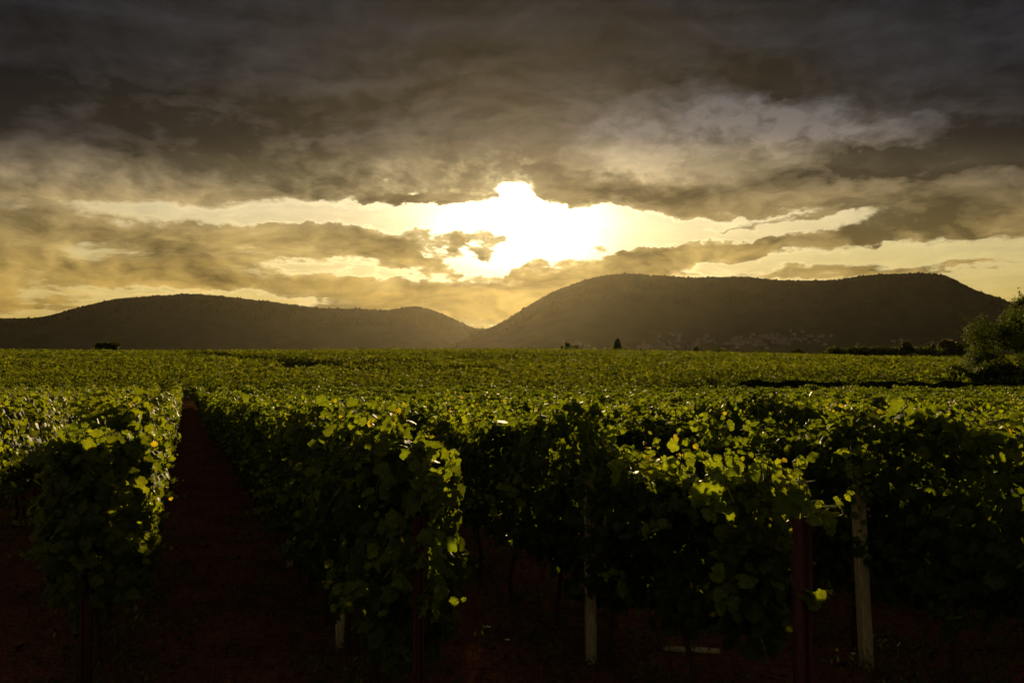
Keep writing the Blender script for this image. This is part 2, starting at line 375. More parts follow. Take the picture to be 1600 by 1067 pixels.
far = h.ramp(h.noise(pos, .05, 5, .5), [(.3, (.030, .034, .008)), (.7, (.060, .056, .014))])
c = h.mix(h.ss(py_, 70.0, 110.0), c, far)
p = h.n('ShaderNodeBsdfPrincipled'); h.put(p.inputs['Base Color'], c); p.inputs['Roughness'].default_value = .95
p.inputs['Specular IOR Level'].default_value = 0.0
b = h.n('ShaderNodeBump'); b.inputs['Strength'].default_value = .9; b.inputs['Distance'].default_value = .05
h.put(b.inputs['Height'], n2); h.nt.links.new(b.outputs[0], p.inputs['Normal'])
o = h.n('ShaderNodeOutputMaterial'); h.nt.links.new(p.outputs[0], o.inputs[0])
ground = tag(link('ground', grid_mesh('ground', gx, gy, gz(XX, YY)+bump), m_ground), kind='structure')

# ------------------------------------------------------------------ hills
def ridge_hill(name, Yr, Yfoot, pts, seed, back=1500):
    """a wooded ridge: its crest line runs at distance Yr, its foot at Yfoot"""
    pts = np.array(pts, float)
    q = np.array([at(a, b_, Yr) for a, b_ in pts]); X = q[:, 0]; Z = q[:, 2]
    xs = np.arange(X[0], X[-1], 22.0)
    ridge = np.interp(xs, X, Z); ridge = _sm(ridge, 2)
    r = np.random.default_rng(seed)
    n1 = vnoise(seed, 340, 1); n2 = vnoise(seed+1, 140, 1)
    ys = np.concatenate([np.linspace(Yfoot, Yr, 46), np.linspace(Yr, Yr+back, 14)[1:]])
    Zg = np.zeros((len(ys), len(xs)))
    for j, y in enumerate(ys):
        if y <= Yr:
            s = (y-Yfoot)/(Yr-Yfoot)
            f = .35*s + .65*s**1.9
            f = f*(1-.25*math.sin(s*math.pi)*0) 
            und = (n1(xs+y*.4)*.10 + n2(xs-y*.6)*.04)*math.sin(s*math.pi)
        else:
            s = 1-(y-Yr)/back*1.0; f = s*s*(3-2*s); und = 0*xs
        Zg[j] = -30 + (ridge+30)*np.clip(f+und, 0, None)
    # never above the sight line of the crest
    for j, y in enumerate(ys):
        Zg[j] = np.minimum(Zg[j], EYE + (np.maximum(ridge, -25)-EYE)*(y/Yr) - (0 if y == Yr else 2))
    o = tag(link(name, grid_mesh(name, xs, ys, Zg), M_FOREST), kind='structure')
    def height(x, y):
        x = np.asarray(x, float); y = np.asarray(y, float)
        ix = np.clip(np.searchsorted(xs, x)-1, 0, len(xs)-2); iy = np.clip(np.searchsorted(ys, y)-1, 0, len(ys)-2)
        u = (x-xs[ix])/(xs[ix+1]-xs[ix]); v = (y-ys[iy])/(ys[iy+1]-ys[iy])
        return Zg[iy, ix]*(1-u)*(1-v)+Zg[iy, ix+1]*u*(1-v)+Zg[iy+1, ix]*(1-u)*v+Zg[iy+1, ix+1]*u*v
    return o, height, xs, ridge
LH = [(-500, 520), (-200, 506), (0, 500), (60, 499), (95, 491), (130, 481), (180, 469), (240, 465), (290, 461), (340, 464), (380, 469), (420, 473), (460, 479), (500, 484),
      (560, 485), (600, 487), (620, 485), (645, 480), (665, 483), (700, 496), (725, 509), (740, 515), (770, 517), (800, 512), (850, 525), (900, 540), (980, 560)]
RH = [(660, 563), (701, 544), (730, 531), (759, 517), (781, 509), (800, 497), (825, 480), (845, 469), (862, 459), (890, 448), (915, 440), (937, 434), (960, 431), (981, 430), (1000, 431), (1040, 434), (1080, 436),
      (1120, 436), (1160, 434), (1185, 437), (1210, 440), (1250, 441), (1300, 440), (1330, 436), (1360, 432), (1410, 430), (1450, 429), (1475, 431), (1490, 438), (1505, 447), (1520, 455), (1545, 463),
      (1565, 469), (1600, 486), (1660, 515), (1800, 535), (2100, 552)]
hl, HL_h, hl_x, hl_r = ridge_hill('hills', 5400, 4300, LH, 5)
hr, HR_h, hr_x, hr_r = ridge_hill('hills', 4000, 2950, RH, 9, 1300)
def forest(name, hfun, Yr, Yfoot, px0, px1, n_ridge, n_slope, hs):
    P = []
    Yv = Yr + rng.uniform(-30, 10, n_ridge); P.append((rng.uniform(px0, px1, n_ridge), Yv))
    Yv = Yfoot + (Yr-Yfoot)*rng.uniform(.80, 1, n_slope); P.append((rng.uniform(px0, px1, n_slope), Yv))
    px = np.concatenate([a for a, _ in P]); Y = np.concatenate([b_ for _, b_ in P]); X = (px-800)/F*Y
    z = hfun(X, Y); ok = z > -5; X, Y, z = X[ok], Y[ok], z[ok]; n = len(X)
    hh = rng.uniform(hs*.6, hs*1.25, n)*np.where(rng.random(n) < .05, 1.5, 1); ww = hh*rng.uniform(.4, .8, n)
    th = np.arange(5)/5*2*math.pi
    V = np.zeros((n, 11, 3))
    V[:, :5, 0] = X[:, None]+ww[:, None]*np.cos(th); V[:, :5, 1] = Y[:, None]+ww[:, None]*np.sin(th); V[:, :5, 2] = (z-3)[:, None]
    k = rng.uniform(.45, .95, n)
    V[:, 5:10, 0] = X[:, None]+(ww*k)[:, None]*np.cos(th); V[:, 5:10, 1] = Y[:, None]+(ww*k)[:, None]*np.sin(th); V[:, 5:10, 2] = (z+hh*.5)[:, None]
    V[:, 10, 0] = X; V[:, 10, 1] = Y; V[:, 10, 2] = z+hh
    tri = []
    for i in range(5):
        j = (i+1) % 5; tri += [(i, j, 5+j), (i, 5+j, 5+i), (5+i, 5+j, 10)]
    Fc = np.array(tri)[None] + (np.arange(n)*11)[:, None, None]
    return link(name, np_mesh(name, V.reshape(-1, 3), Fc.reshape(-1, 3)), M_FOREST)
tag(forest('forest', HL_h, 5400, 4300, -120, 800, 5200, 3000, 12), 'dark forest covering the lower hill on the left', 'forest', kind='stuff')
tag(forest('forest', HR_h, 4000, 2950, 690, 1700, 6000, 3600, 10), 'dark forest covering the broad hill on the right', 'forest', kind='stuff')

# ------------------------------------------------------------------ village at the foot of the right hill
def house(x, y, z, w, l, hgt, rot):
    s = np.array([(-1, -1), (1, -1), (1, 1), (-1, 1)])*(w/2, l/2); cr, sr = math.cos(rot), math.sin(rot)
    Rm = np.array(((cr, sr), (-sr, cr)))
    lo = s @ Rm; e = (s*1.06) @ Rm; r0 = np.array((0, -l/2*1.06)) @ Rm; r1 = np.array((0, l/2*1.06)) @ Rm
    V = [(*p_, -3) for p_ in lo]+[(*p_, hgt) for p_ in lo]+[(*p_, hgt-.1) for p_ in e]+[(*r0, hgt+w*.42), (*r1, hgt+w*.42)]
    Fq = [(0, 1, 5, 4), (1, 2, 6, 5), (2, 3, 7, 6), (3, 0, 4, 7), (8, 12, 13, 11), (9, 10, 13, 12), (8, 9, 12), (11, 13, 10)]
    me = bpy.data.meshes.new('village_house'); me.from_pydata([tuple(map(float, v)) for v in V], [], Fq)
    me.polygons[4].material_index = 1; me.polygons[5].material_index = 1
    o = link('village_house', me, [M_WALL, M_ROOF]); o.location = (x, y, z); return o
hrng = np.random.default_rng(4)
spots = []
for cx, cy, sx, sy, n in [(1215, 529, 26, 5, 34), (1150, 533, 60, 5, 34), (1090, 537, 70, 4, 24), (1025, 540, 22, 7, 12), (1000, 544, 70, 3, 16), (1265, 526, 18, 2, 7), (1200, 538, 50, 3, 12), (1440, 535, 40, 3, 7)]:
    for _ in range(n): spots.append((hrng.normal(cx, sx), hrng.normal(cy, sy)))
ys_try = np.linspace(2960, 3900, 190)
for px, py in spots:
    py = min(py, 546)
    d = ray(px, py); P = d[None]/d[1]*ys_try[:, None]; zz = HR_h(P[:, 0], ys_try)
    hit = np.nonzero(zz > P[:, 2]+EYE)[0]
    if not len(hit) or hit[0] == 0: continue
    i = hit[0]; w = hrng.uniform(8, 13)
    o = house(P[i, 0], ys_try[i], zz[i], w, w*hrng.uniform(1.1, 1.8), hrng.uniform(5, 8), hrng.uniform(0, 3.1))
    tag(o, 'tiny pale house of the village below the broad hill', 'house', 'houses of the far village')

# ------------------------------------------------------------------ vine rows
U = np.array((-.38, .925)); U /= np.linalg.norm(U); Vp = np.array((.925, .38)); Vp /= np.linalg.norm(Vp)
SP_ = 2.05; PERP0 = 1.37
def world(t, s, perp):
    t = np.asarray(t, float); s = np.asarray(s, float)
    x = (perp+s)*Vp[0]+t*U[0]; y = (perp+s)*Vp[1]+t*U[1]; return x, y
def perp_of(k): return PERP0+SP_*k+(.20 if k == 2 else 0)
def in_view(x, y, m=1.35): return (y > 0.5) & (np.abs(x) < (y*.643+m)*1.08)
def row_end(k):
    return {0: 5.15, 1: 4.0, -1: 6.9, 2: 2.4}.get(k, 4.8-1.15*k if k > 0 else 5.0-1.6*k)
FAR_T = lambda perp: (81.5-.38*perp)/.925
ORD = ['', 'first', 'second', 'third', 'fourth', 'fifth', 'sixth', 'seventh', 'eighth', 'ninth', 'tenth', 'eleventh', 'twelfth', 'thirteenth', 'fourteenth', 'fifteenth',
       'sixteenth', 'seventeenth', 'eighteenth', 'nineteenth', 'twentieth', 'twenty-first', 'twenty-second', 'twenty-third', 'twenty-fourth', 'twenty-fifth', 'twenty-sixth',
       'twenty-seventh', 'twenty-eighth', 'twenty-ninth', 'thirtieth', 'thirty-first', 'thirty-second', 'thirty-third', 'thirty-fourth', 'thirty-fifth', 'thirty-sixth',
       'thirty-seventh', 'thirty-eighth', 'thirty-ninth', 'fortieth', 'forty-first', 'forty-second', 'forty-third', 'forty-fourth', 'forty-fifth']
SPECIAL = {0: 'leafy vine row right of the dirt alley, ending at the slim red post',
           -1: 'leafy vine row bordering the dirt alley on the left, ending in a leaf mound',
           1: 'vine row with bright shoots leaning over the thick dark red post in the foreground',
           2: 'tall shaded vine row behind the thick dark red post, with a long pale stake'}
def row_leaves(k, t, tpl, size, dens_scale=1.0, inset=.22):
    """shell of leaves for the row stations t"""
    n = len(t); perp = perp_of(k)
    a1 = vnoise(100+k, .9, 1); a2 = vnoise(300+k, .35, 1); a3 = vnoise(500+k, 3.5, 1); a4 = vnoise(700+k, .5, 1)
    left = k < 0
    top = 1.98 + .15*a3(t) + .17*a1(t) + .09*a2(t) + (.07 if left else 0)
    bot = .66 + .14*a1(t+40) + .12*a4(t)
    if k == 1: top = top - .20*(1-sstep(t, 5.2, 7.0))
    endt = 1-sstep(t, row_end(k), row_end(k)+1.8)
    top = top - .10*endt
    side = rng.random(n); L = top-bot; w = .30 + .05*a3(t+9) - .07*endt
    per = 2*L + 2*w; q = side*per
    s = np.zeros(n); hh = np.zeros(n); N = np.zeros((n, 3))
    A = q < L; B = (q >= L) & (q < L+2*w); Cc = ~(A | B)
    s[A] = -w[A]; hh[A] = bot[A]+q[A]; s[B] = -w[B]+(q[B]-L[B]); hh[B] = top[B]
    s[Cc] = w[Cc]; hh[Cc] = bot[Cc]+(per[Cc]-q[Cc])
    fr = (hh-bot)/L
    out_s = np.where(A, -1.0, np.where(Cc, 1.0, s/w*.5)); out_h = np.where(B, 1.0, .25)
    # bulges: clumps of shoots that stand out from the row
    lump = .15*a2(t*1.0+hh*1.7+np.where(A, 20, 0)) + .12*a4(t*.7-hh*2.1+np.where(A, 60, 0))
    prof = 1-.45*np.clip((fr-.82)/.18, 0, 1)*~B - .25*np.clip((.25-fr)/.25, 0, 1)
    s = s*prof + out_s*(lump - rng.random(n)**1.6*inset)
    hh = hh + out_h*(.5*lump) - np.where(B, rng.random(n)**1.5*inset, 0) + rng.normal(0, .03, n)
    x, y = world(t, s, perp); z = gz(x, y)+hh
    N[:, :2] = out_s[:, None]*Vp[None]; N[:, 2] = out_h*.9+.15
    tint = np.clip(rng.beta(2, 2.4, n)+.25*(hh > top-.12), 0, .9); tint[rng.random(n) < .005] = .97
    # holes and thin places in the foliage
    hole = vnoise(40+k, .55, 1)(t+s*.4)*vnoise(60+k, .40, 1)(hh*1.3+t*.35+5)
    keep = rng.random(n) > np.clip(-hole*1.6-.05, 0, .85) + .35*np.clip((.35-fr)/.35, 0, 1)
    P = np.column_stack([x, y, z])[keep]; n = len(P)
    return leaves(P, N[keep], size*np.clip(rng.normal(.88, .32, n), .3, 1.55), tpl, .8, tint[keep], .6)
def shoot_geo(base, tipp, n, l0=.11, bend=.15, seed=0):
    """one cane with alternate leaves getting smaller towards its tip"""
    r = np.random.default_rng(seed)
    base = np.array(base); tipp = np.array(tipp); d = tipp-base
    side = norm(np.cross(d, (0, 0, 1)+r.normal(0, .3, 3))); t = np.linspace(0, 1, n+2)
    P = base+d*t[:, None]+side*(np.sin(t*math.pi)*bend*np.linalg.norm(d)*r.choice([-1, 1]))[:, None]
    P[:, 2] += .0
    cane = tube(P, np.linspace(.0045, .0015, len(P)), 4)
    q = P[1:]; m = len(q); sz = l0*np.linspace(1.05, .32, m)*r.uniform(.8, 1.15, m)
    alt = np.where(np.arange(m) % 2, 1, -1)[:, None]
    off = side*alt*.8 + r.normal(0, .35, (m, 3)); off[:, 2] += .1
    off = norm(off)
    pos = q+off*sz[:, None]*.45
    pet = [tube(np.array([q[i], pos[i]]), [.0018, .0014], 3) for i in range(m)]
    lf = leaves(pos, np.tile((0, -.55, .55), (m, 1)), sz, LN, .35, np.clip(r.normal(.5, .2, m)+.3*(t[1:] > .85), 0, .98), .45, up=off*1.1)
    return lf, join([cane]+pet)
def link_shoot(name, lf, cn, parent, mat=None):
    V, Fc, T = cn; F3 = np.concatenate([Fc[:, :3], Fc[:, [0, 2, 3]]]); n0 = len(lf[1])
    V, Fc, T = join([lf, (V, F3, np.zeros(len(F3)))])
    me = np_mesh(name, V, Fc, T); o = link(name, me, [mat or M_SHOOT, M_CANE], parent)
    mi = np.zeros(len(Fc), np.int32); mi[n0:] = 1; me.polygons.foreach_set('material_index', mi); return o
SP_C = {}
row_objs = {}
N_NEAR = 1180
for k in range(-11, 42):
    perp = perp_of(k); t0 = row_end(k); t1 = FAR_T(perp) + float(vnoise(77, 1, 1.2)(k*3.3))
    tt = np.linspace(t0, t1, 800); x, y = world(tt, 0, perp); v = in_view(x, y)
    if not v.any() or (t1-t0) < 3: continue
    ta, tb = tt[v][0], tt[v][-1]
    row = bpy.data.objects.new('vine_row', None); COL.objects.link(row); row.empty_display_size = .3
    bx, by = world(ta, 0, perp); row.location = (0, 0, 0)
    idx = (k+1) if k >= 0 else -k
    lab = SPECIAL.get(k, f"{ORD[idx]} vine row counted {'rightwards' if k >= 0 else 'leftwards'} from the dark dirt alley")
    tag(row, lab, 'vine row', 'vine rows of the near vineyard')
    row_objs[k] = row
    parts = []
    def seg(d0, d1, per_m, tpl, size, **kw):
        """stations whose distance from the camera is within d0..d1"""
        T = np.linspace(ta, tb, 3000); X, Y = world(T, 0, perp); dd = np.hypot(X, Y)
        okk = (dd >= d0) & (dd < d1)
        if not okk.any(): return None
        lo, hi = T[okk][0], T[okk][-1]; n = int((hi-lo)*per_m)
        if n < 1: return None
        t = rng.uniform(lo, hi, n)
        X, Y = world(t, 0, perp); t = t[(np.hypot(X, Y) >= d0-.2) & (np.hypot(X, Y) < d1+.2)]
        if not len(t): return None
        return row_leaves(k, t, tpl, size, **kw)
    mat = M_LEAFL if k < 0 else M_LEAF
    a = seg(0, 15, N_NEAR, LN, .083)
    b_ = seg(15, 32, 520, LM, .115)
    tri = [q for q in (a, b_) if q is not None]
    c_ = seg(32, 140, 210, LQ, .17)
    if tri:
        V, Fc, T = join(tri)
        o = link('foliage', np_mesh('foliage', V, Fc, T), mat, row)
    if c_ is not None:
        V, Fc, T = c_
        if tri:   # the far stretch of the same foliage joins in as triangles
            F3 = np.concatenate([Fc[:, :3], Fc[:, [0, 2, 3]]]); T3 = np.concatenate([T, T])
            V0, F0, T0 = join(tri)
            bpy.data.objects.remove(o)
            V, Fc, T = join([(V0, F0, T0), (V, F3, T3)])
        link('foliage', np_mesh('foliage', V, Fc, T), mat, row)
    # inside of the hedge: leaves near, an added dark core sheet farther off
    Tn = np.linspace(ta, tb, 600); Xn, Yn = world(Tn, 0, perp); nearT = Tn[np.hypot(Xn, Yn) < 16]
    t_core = nearT[-1] if len(nearT) else ta
    if len(nearT):
        ni = int((nearT[-1]-nearT[0])*330); ti = rng.uniform(nearT[0], nearT[-1], ni)
        si = rng.normal(0, .11, ni); hi = rng.uniform(.72, 1.85 if k != 1 else 1.72, ni); X, Y = world(ti, si, perp)
        V, Fc, T = leaves(np.column_stack([X, Y, gz(X, Y)+hi]), rng.normal(0, 1, (ni, 3))*(1, 1, .5), .095*rng.uniform(.6, 1.3, ni), LM, .8, rng.random(ni)*.6, .5)
        link('inner_leaves', np_mesh('inner_leaves', V, Fc, T), mat, row)
    ts = np.arange(t_core-.3, tb, .5)
    if len(ts) > 2:
        a1 = vnoise(900+k, 1.0, .05)
        ring = []
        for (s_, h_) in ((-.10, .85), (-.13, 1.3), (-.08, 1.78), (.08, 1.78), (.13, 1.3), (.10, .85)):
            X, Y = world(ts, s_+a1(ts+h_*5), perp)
            if h_ == .85: h_ = np.where((ts < t0+11) & (k < 2), .85, .28)  # core lowered to stop sun passing under the rows
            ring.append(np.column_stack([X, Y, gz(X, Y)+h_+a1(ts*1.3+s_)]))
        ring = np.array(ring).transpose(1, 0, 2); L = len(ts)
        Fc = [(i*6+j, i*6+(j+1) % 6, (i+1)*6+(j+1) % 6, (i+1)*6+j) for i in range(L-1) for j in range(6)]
        link('dark_core_sheet', np_mesh('dark_core_sheet', ring.reshape(-1, 3), np.array(Fc)), M_CORE, row)  # dark sheet added to block see-through and low sun
    if k in (-1, 0, 1, 2):
        for hw in (.78, 1.3):
            tw = np.linspace(t0-.05, min(tb, t0+16), 40); X, Y = world(tw, 0, perp)
            V, Fc, T = tube(np.column_stack([X, Y, gz(X, Y)+hw]), np.full(40, .0022), 4)
            link('wire', np_mesh('wire', V, Fc), M_WIRE, row)
    # vine trunks of the near stretch
    tr_ = t0+.9
    r = np.random.default_rng(1000+k)
    while tr_ < tb and k in (-3, -2, -1, 0, 1, 2, 3, 4):
        X, Y = world(tr_, 0, perp)
        if math.hypot(X, Y) > 20: break
        if in_view(X, Y, .6):
            z = float(gz(X, Y)); pts = np.array([(X, Y, z-.03), (X+r.normal(0, .03), Y+r.normal(0, .03), z+.3), (X+r.normal(0, .05), Y+r.normal(0, .04), z+.65), (X+r.normal(0, .06), Y+r.normal(0, .05), z+1.0)])
            V, Fc, T = tube(pts, [.034, .024, .021, .017], 7)
            link('trunk', np_mesh('trunk', V, Fc, smooth=True), M_STEM, row)
        tr_ += 1.15+r.normal(0, .06)
    # shoots standing above the canopy
    if k in range(-4, 8):
        r = np.random.default_rng(70+k)
        tq = ta
        while tq < tb:
            X, Y = world(tq, r.uniform(-.15, .15), perp); dd = math.hypot(X, Y)
            if dd > 20: break
            z = float(gz(X, Y))+(1.92 if (k != 1 or tq > 6) else 1.74)
            L = r.uniform(.18, .42)*(1.3 if r.random() < .12 else 1); az = r.uniform(0, 6.28); tl = r.uniform(.15, .75)
            q = (X+math.cos(az)*L*tl, Y+math.sin(az)*L*tl, z+L*(1-.35*tl))
            a, b_ = shoot_geo((X, Y, z), q, int(5+L*12), .092, .12, int(r.integers(1e6)))
            link_shoot('shoot', a, b_, row)
            tq += r.uniform(.16, .42)*(1 if dd < 12 else 2)
        tq = ta
        while tq < tb and k in range(-3, 5):     # shoots leaning out of the flanks
            sg = 1 if r.random() < .62 else -1; hz = r.uniform(.85, 1.75)
            X, Y = world(tq, sg*.30, perp); dd = math.hypot(X, Y)
            if dd > 14: break
            z = float(gz(X, Y))+hz; L = r.uniform(.16, .40); al = r.normal(0, .4); up_ = r.uniform(-.5, .7)
            q = (X+(Vp[0]*sg+U[0]*al)*L, Y+(Vp[1]*sg+U[1]*al)*L, z+up_*L)
            a, b_ = shoot_geo((X, Y, z), q, int(4+L*12), .088, .14, int(r.integers(1e6)))
            link_shoot('shoot', a, b_, row)
            tq += r.uniform(.10, .34)

# leaves closing the open ends of the near rows, and the long loose shoots there
def end_cap(k, n, tb0=.5, wid=.34, hlo=.55, hhi=2.0, depth=.55):
    perp = perp_of(k); t0 = row_end(k)
    hh = rng.uniform(hlo, hhi, n); th = rng.uniform(-1, 1, n)
    bul = 1-.35*np.abs((hh-1.35))**1.5
    s = th*wid*bul + .08; t = t0 - depth*np.sqrt(np.clip(1-th**2, 0, 1))*bul*rng.uniform(.35, 1, n) + .25 + .1*vnoise(5+k, .3, 1)(hh*2+s*3)
    x, y = world(t, s, perp)
    N = np.column_stack([-U[0]+th*Vp[0], -U[1]+th*Vp[1], np.full(n, .3)])
    V, Fc, T = leaves(np.column_stack([x, y, gz(x, y)+hh]), N, .09*rng.uniform(.5, 1.25, n), LN, .8, rng.beta(2, 2, n)*.9, .55)
    link('end_foliage', np_mesh('end_foliage', V, Fc, T), M_LEAFL, row_objs[k])  # brighter leaf material puts sunlit colour into the row ends
end_cap(0, 620, depth=.32); end_cap(1, 380, hlo=1.0, hhi=1.8, depth=.28); end_cap(-1, 900, wid=.42, hlo=.8, depth=.6)
def loose(k, lst):
    for i, (x0, y0, x1, y1, d0, d1, n, l0) in enumerate(lst):
        a, b_ = shoot_geo(at(x0, y0, d0), at(x1, y1, d1), n, l0, .10, 33*i+k*7+13)
        link_shoot('hanging_shoot', a, b_, row_objs[k])
loose(0, [(690, 700, 640, 720, 4.9, 5.0, 7, .09), (660, 760, 690, 800, 4.85, 4.8, 6, .10), (640, 700, 700, 760, 4.95, 4.8, 9, .10), (665, 850, 690, 905, 4.9, 4.8, 6, .09), (600, 670, 560, 730, 5.1, 5.0, 8, .09), (610, 820, 570, 900, 5.0, 4.9, 8, .10), (625, 800, 610, 870, 4.95, 4.8, 7, .10), (650, 770, 712, 702, 4.9, 4.6, 11, .10), (640, 790, 690, 735, 4.9, 4.7, 7, .11), (670, 820, 700, 880, 4.85, 4.7, 6, .11), (655, 930, 722, 938, 4.9, 4.7, 6, .10), (660, 935, 700, 965, 4.9, 4.75, 4, .10),
          (570, 690, 545, 655, 5.4, 5.6, 6, .08), (600, 690, 612, 668, 5.2, 5.3, 6, .09), (640, 690, 668, 745, 5.0, 4.9, 8, .10), (600, 730, 590, 800, 5.0, 5.0, 7, .11), (625, 880, 600, 960, 4.95, 4.9, 7, .11)])
loose(1, [(905, 730, 918, 860, 6.8, 6.6, 10, .10), (935, 740, 926, 880, 6.8, 6.6, 10, .10), (920, 700, 922, 800, 6.75, 6.6, 9, .10), (945, 780, 915, 850, 6.7, 6.6, 7, .10), (1240, 805, 1246, 712, 4.75, 4.6, 9, .125), (1262, 810, 1330, 768, 4.6, 4.5, 7, .115), (1275, 800, 1300, 825, 4.6, 4.5, 5, .115), (1150, 780, 1090, 705, 5.0, 5.1, 8, .11), (1140, 770, 1136, 698, 5.0, 5.1, 8, .10),
          (1060, 740, 1058, 668, 5.4, 5.4, 7, .105), (1050, 745, 968, 700, 5.4, 5.7, 11, .09), (1170, 770, 1168, 710, 5.0, 5.1, 7, .095), (1190, 775, 1200, 725, 4.9, 5.0, 6, .10), (1020, 745, 1010, 715, 5.6, 5.7, 6, .10),
          (1240, 900, 1272, 945, 4.7, 4.6, 5, .11), (1150, 900, 1120, 960, 4.9, 4.9, 7, .11), (1100, 790, 1240, 800, 5.1, 4.7, 14, .11), (1090, 770, 1200, 770, 5.2, 4.9, 12, .11)])
loose(-1, [(200, 700, 245, 700, 6.4, 6.3, 7, .12), (210, 760, 250, 800, 6.3, 6.2, 7, .12), (110, 760, 60, 740, 6.4, 6.3, 7, .12), (160, 720, 130, 690, 6.4, 6.4, 7, .12), (140, 780, 110, 860, 6.3, 6.1, 8, .12), (200, 800, 225, 880, 6.2, 6.1, 8, .12), (90, 820, 60, 880, 6.4, 6.2, 6, .12), (180, 760, 235, 770, 6.4, 6.2, 7, .12), (120, 720, 90, 690, 6.6, 6.6, 7, .11), (190, 720, 175, 672, 6.6, 6.8, 7, .10), (150, 820, 60, 810, 6.4, 6.2, 8, .12), (190, 830, 240, 830, 6.2, 6.1, 6, .12), (180, 900, 215, 960, 6.2, 6.1, 7, .10)])

r_ = np.random.default_rng(8)
L_ = []
for i in range(16):
    x0, y0 = r_.uniform(150, 215), r_.uniform(690, 850); L_.append((x0, y0, x0+r_.uniform(15, 50), y0+r_.uniform(-35, 30), 6.6, r_.uniform(6.3, 6.7), 6, .105))
for i in range(9):
    x0 = r_.uniform(60, 200); L_.append((x0, 712, x0+r_.uniform(-25, 25), r_.uniform(672, 700), 6.7, r_.uniform(6.4, 6.8), 6, .105))
for i in range(7):
    x0, y0 = r_.uniform(60, 180), r_.uniform(720, 860); L_.append((x0, y0, x0+r_.uniform(-25, 25), y0+r_.uniform(10, 50), 6.25, r_.uniform(6.0, 6.2), 6, .11))
loose(-1, L_)
L_ = []
for i in range(14):
    x0, y0 = r_.uniform(600, 665), r_.uniform(690, 950); L_.append((x0, y0, x0+r_.uniform(10, 45), y0+r_.uniform(-25, 35), 5.1, r_.uniform(4.9, 5.2), 6, .09))
for i in range(8):
    x0 = r_.uniform(430, 620); L_.append((x0, 690-(620-x0)*.12, x0+r_.uniform(-20, 20), 668-(620-x0)*.12-r_.uniform(0, 20), 5.2+(620-x0)*.018, 5.2+(620-x0)*.018, 6, .095))
loose(0, L_)
loose(2, [(1330, 690, 1340, 760, 6.8, 6.6, 9, .10), (1360, 700, 1352, 770, 6.8, 6.6, 9, .10), (1375, 720, 1345, 800, 6.8, 6.65, 9, .09), (1320, 740, 1350, 850, 6.85, 6.7, 9, .09), (1400, 700, 1420, 780, 6.9, 6.7, 9, .1), (1480, 690, 1500, 790, 6.6, 6.4, 10, .1)])
L_ = []
for i in range(12):
    x0 = r_.uniform(960, 1230); d_ = 4.75+(1230-x0)*.005; L_.append((x0, 765-(1230-x0)*.06, x0+r_.uniform(-30, 30), 735-(1230-x0)*.06-r_.uniform(0, 35), d_, d_, 6, .10))
loose(1, L_)

# ------------------------------------------------------------------ trellis posts
def post(name, px, y_base_Y, perp_k, hgt, w, mat, label, cat, group, rot, notch=False, lean=(0, 0), d2=None):
    X = (px-800)/F*y_base_Y; z = float(gz(X, y_base_Y))
    V, Fc = boxv((0, 0), w, d2 or w, -.3, hgt, rot, .97, lean)
    me = np_mesh(name, V, Fc); o = link(name, me, mat); o.location = (X, y_base_Y, z)
    bv = o.modifiers.new('edge', 'BEVEL'); bv.width = w*.12; bv.segments = 2
    return tag(o, label, cat, group)
def channel_post(px, Y, hgt, w, label, rot):
    X = (px-800)/F*Y; z = float(gz(X, Y)); t_ = w*.16; parts = []
    cr, sr = math.cos(rot), math.sin(rot)
    def b(cx, cy, sx, sy, z0, z1):
        V, Fc = boxv((0, 0), sx, sy, z0, z1); V = V+(cx, cy, 0); V[:, :2] = V[:, :2] @ np.array(((cr, sr), (-sr, cr))); parts.append((V, Fc, np.zeros(6)))
    b(0, 0, w-2*t_, t_, -.3, hgt-.002); b(-(w-t_)/2, 0, t_, w*.7, -.3, hgt); b((w-t_)/2, 0, t_, w*.7, -.3, hgt)
    for i in range(int(hgt/.16)):      # wire hooks punched out along one flange
        b(w/2+.004, -w*.22, .008, .012, hgt-.08-i*.16, hgt-.055-i*.16)
    V, Fc, T = join(parts); o = link('end_post', np_mesh('end_post', V, Fc), M_REDPOST); o.location = (X, Y, z)
    return tag(o, label, 'post', 'dark red row end posts')
channel_post(655, 5.03, 1.58, .064, 'slim dark red post at the end of the vine row beside the dirt alley', .35)
channel_post(1251, 4.63, 1.63, .092, 'thick dark red post standing under bright vine shoots', .5)
channel_post(140, 6.0, 1.5, .07, 'dark red post half hidden in the leaf mound beside the dirt alley', .2)
GP = 'pale wooden stakes of the trellis'
post('trellis_post', 535, 7.47, 0, 1.75, .082, M_POST, 'short pale stake showing beneath leaves left of the slim dark red post', 'post', GP, .1, lean=(-.03, 0))
post('trellis_post', 455, 10.75, 0, 1.75, .082, M_POST, 'small pale stake beside the dirt alley, farthest of the visible ones there', 'post', GP, .3)
post('trellis_post', 923, 7.02, 1, 1.75, .088, M_POST, 'pale upright stake standing alone between the two dark red posts', 'post', GP, .15, lean=(-.02, 0))
post('trellis_post', 690, 11.2, 1, 1.75, .085, M_POST, 'faint pale stake behind the leaves just right of the slim dark red post', 'post', GP, .1)
post('trellis_post', 1351, 6.94, 2, 1.75, .095, M_POST, 'tall pale stake right of the thick dark red post', 'post', GP, .2, lean=(-.08, 0))
# the pale board lying under the second row
V, Fc = boxv((0, 0), .50, .07, 0, .035, 0)
bd = link('wooden_board', np_mesh('wooden_board', V, Fc), M_POST); q = at(1080, 1007, 7.25)
bd.location = (q[0], 7.25, float(gz(q[0], 7.25))+.02); bd.rotation_euler = (0, R(1.5), R(-4)); bv = bd.modifiers.new('edge', 'BEVEL'); bv.width = .006
tag(bd, 'pale wooden board lying on the soil beneath the vines', 'board')

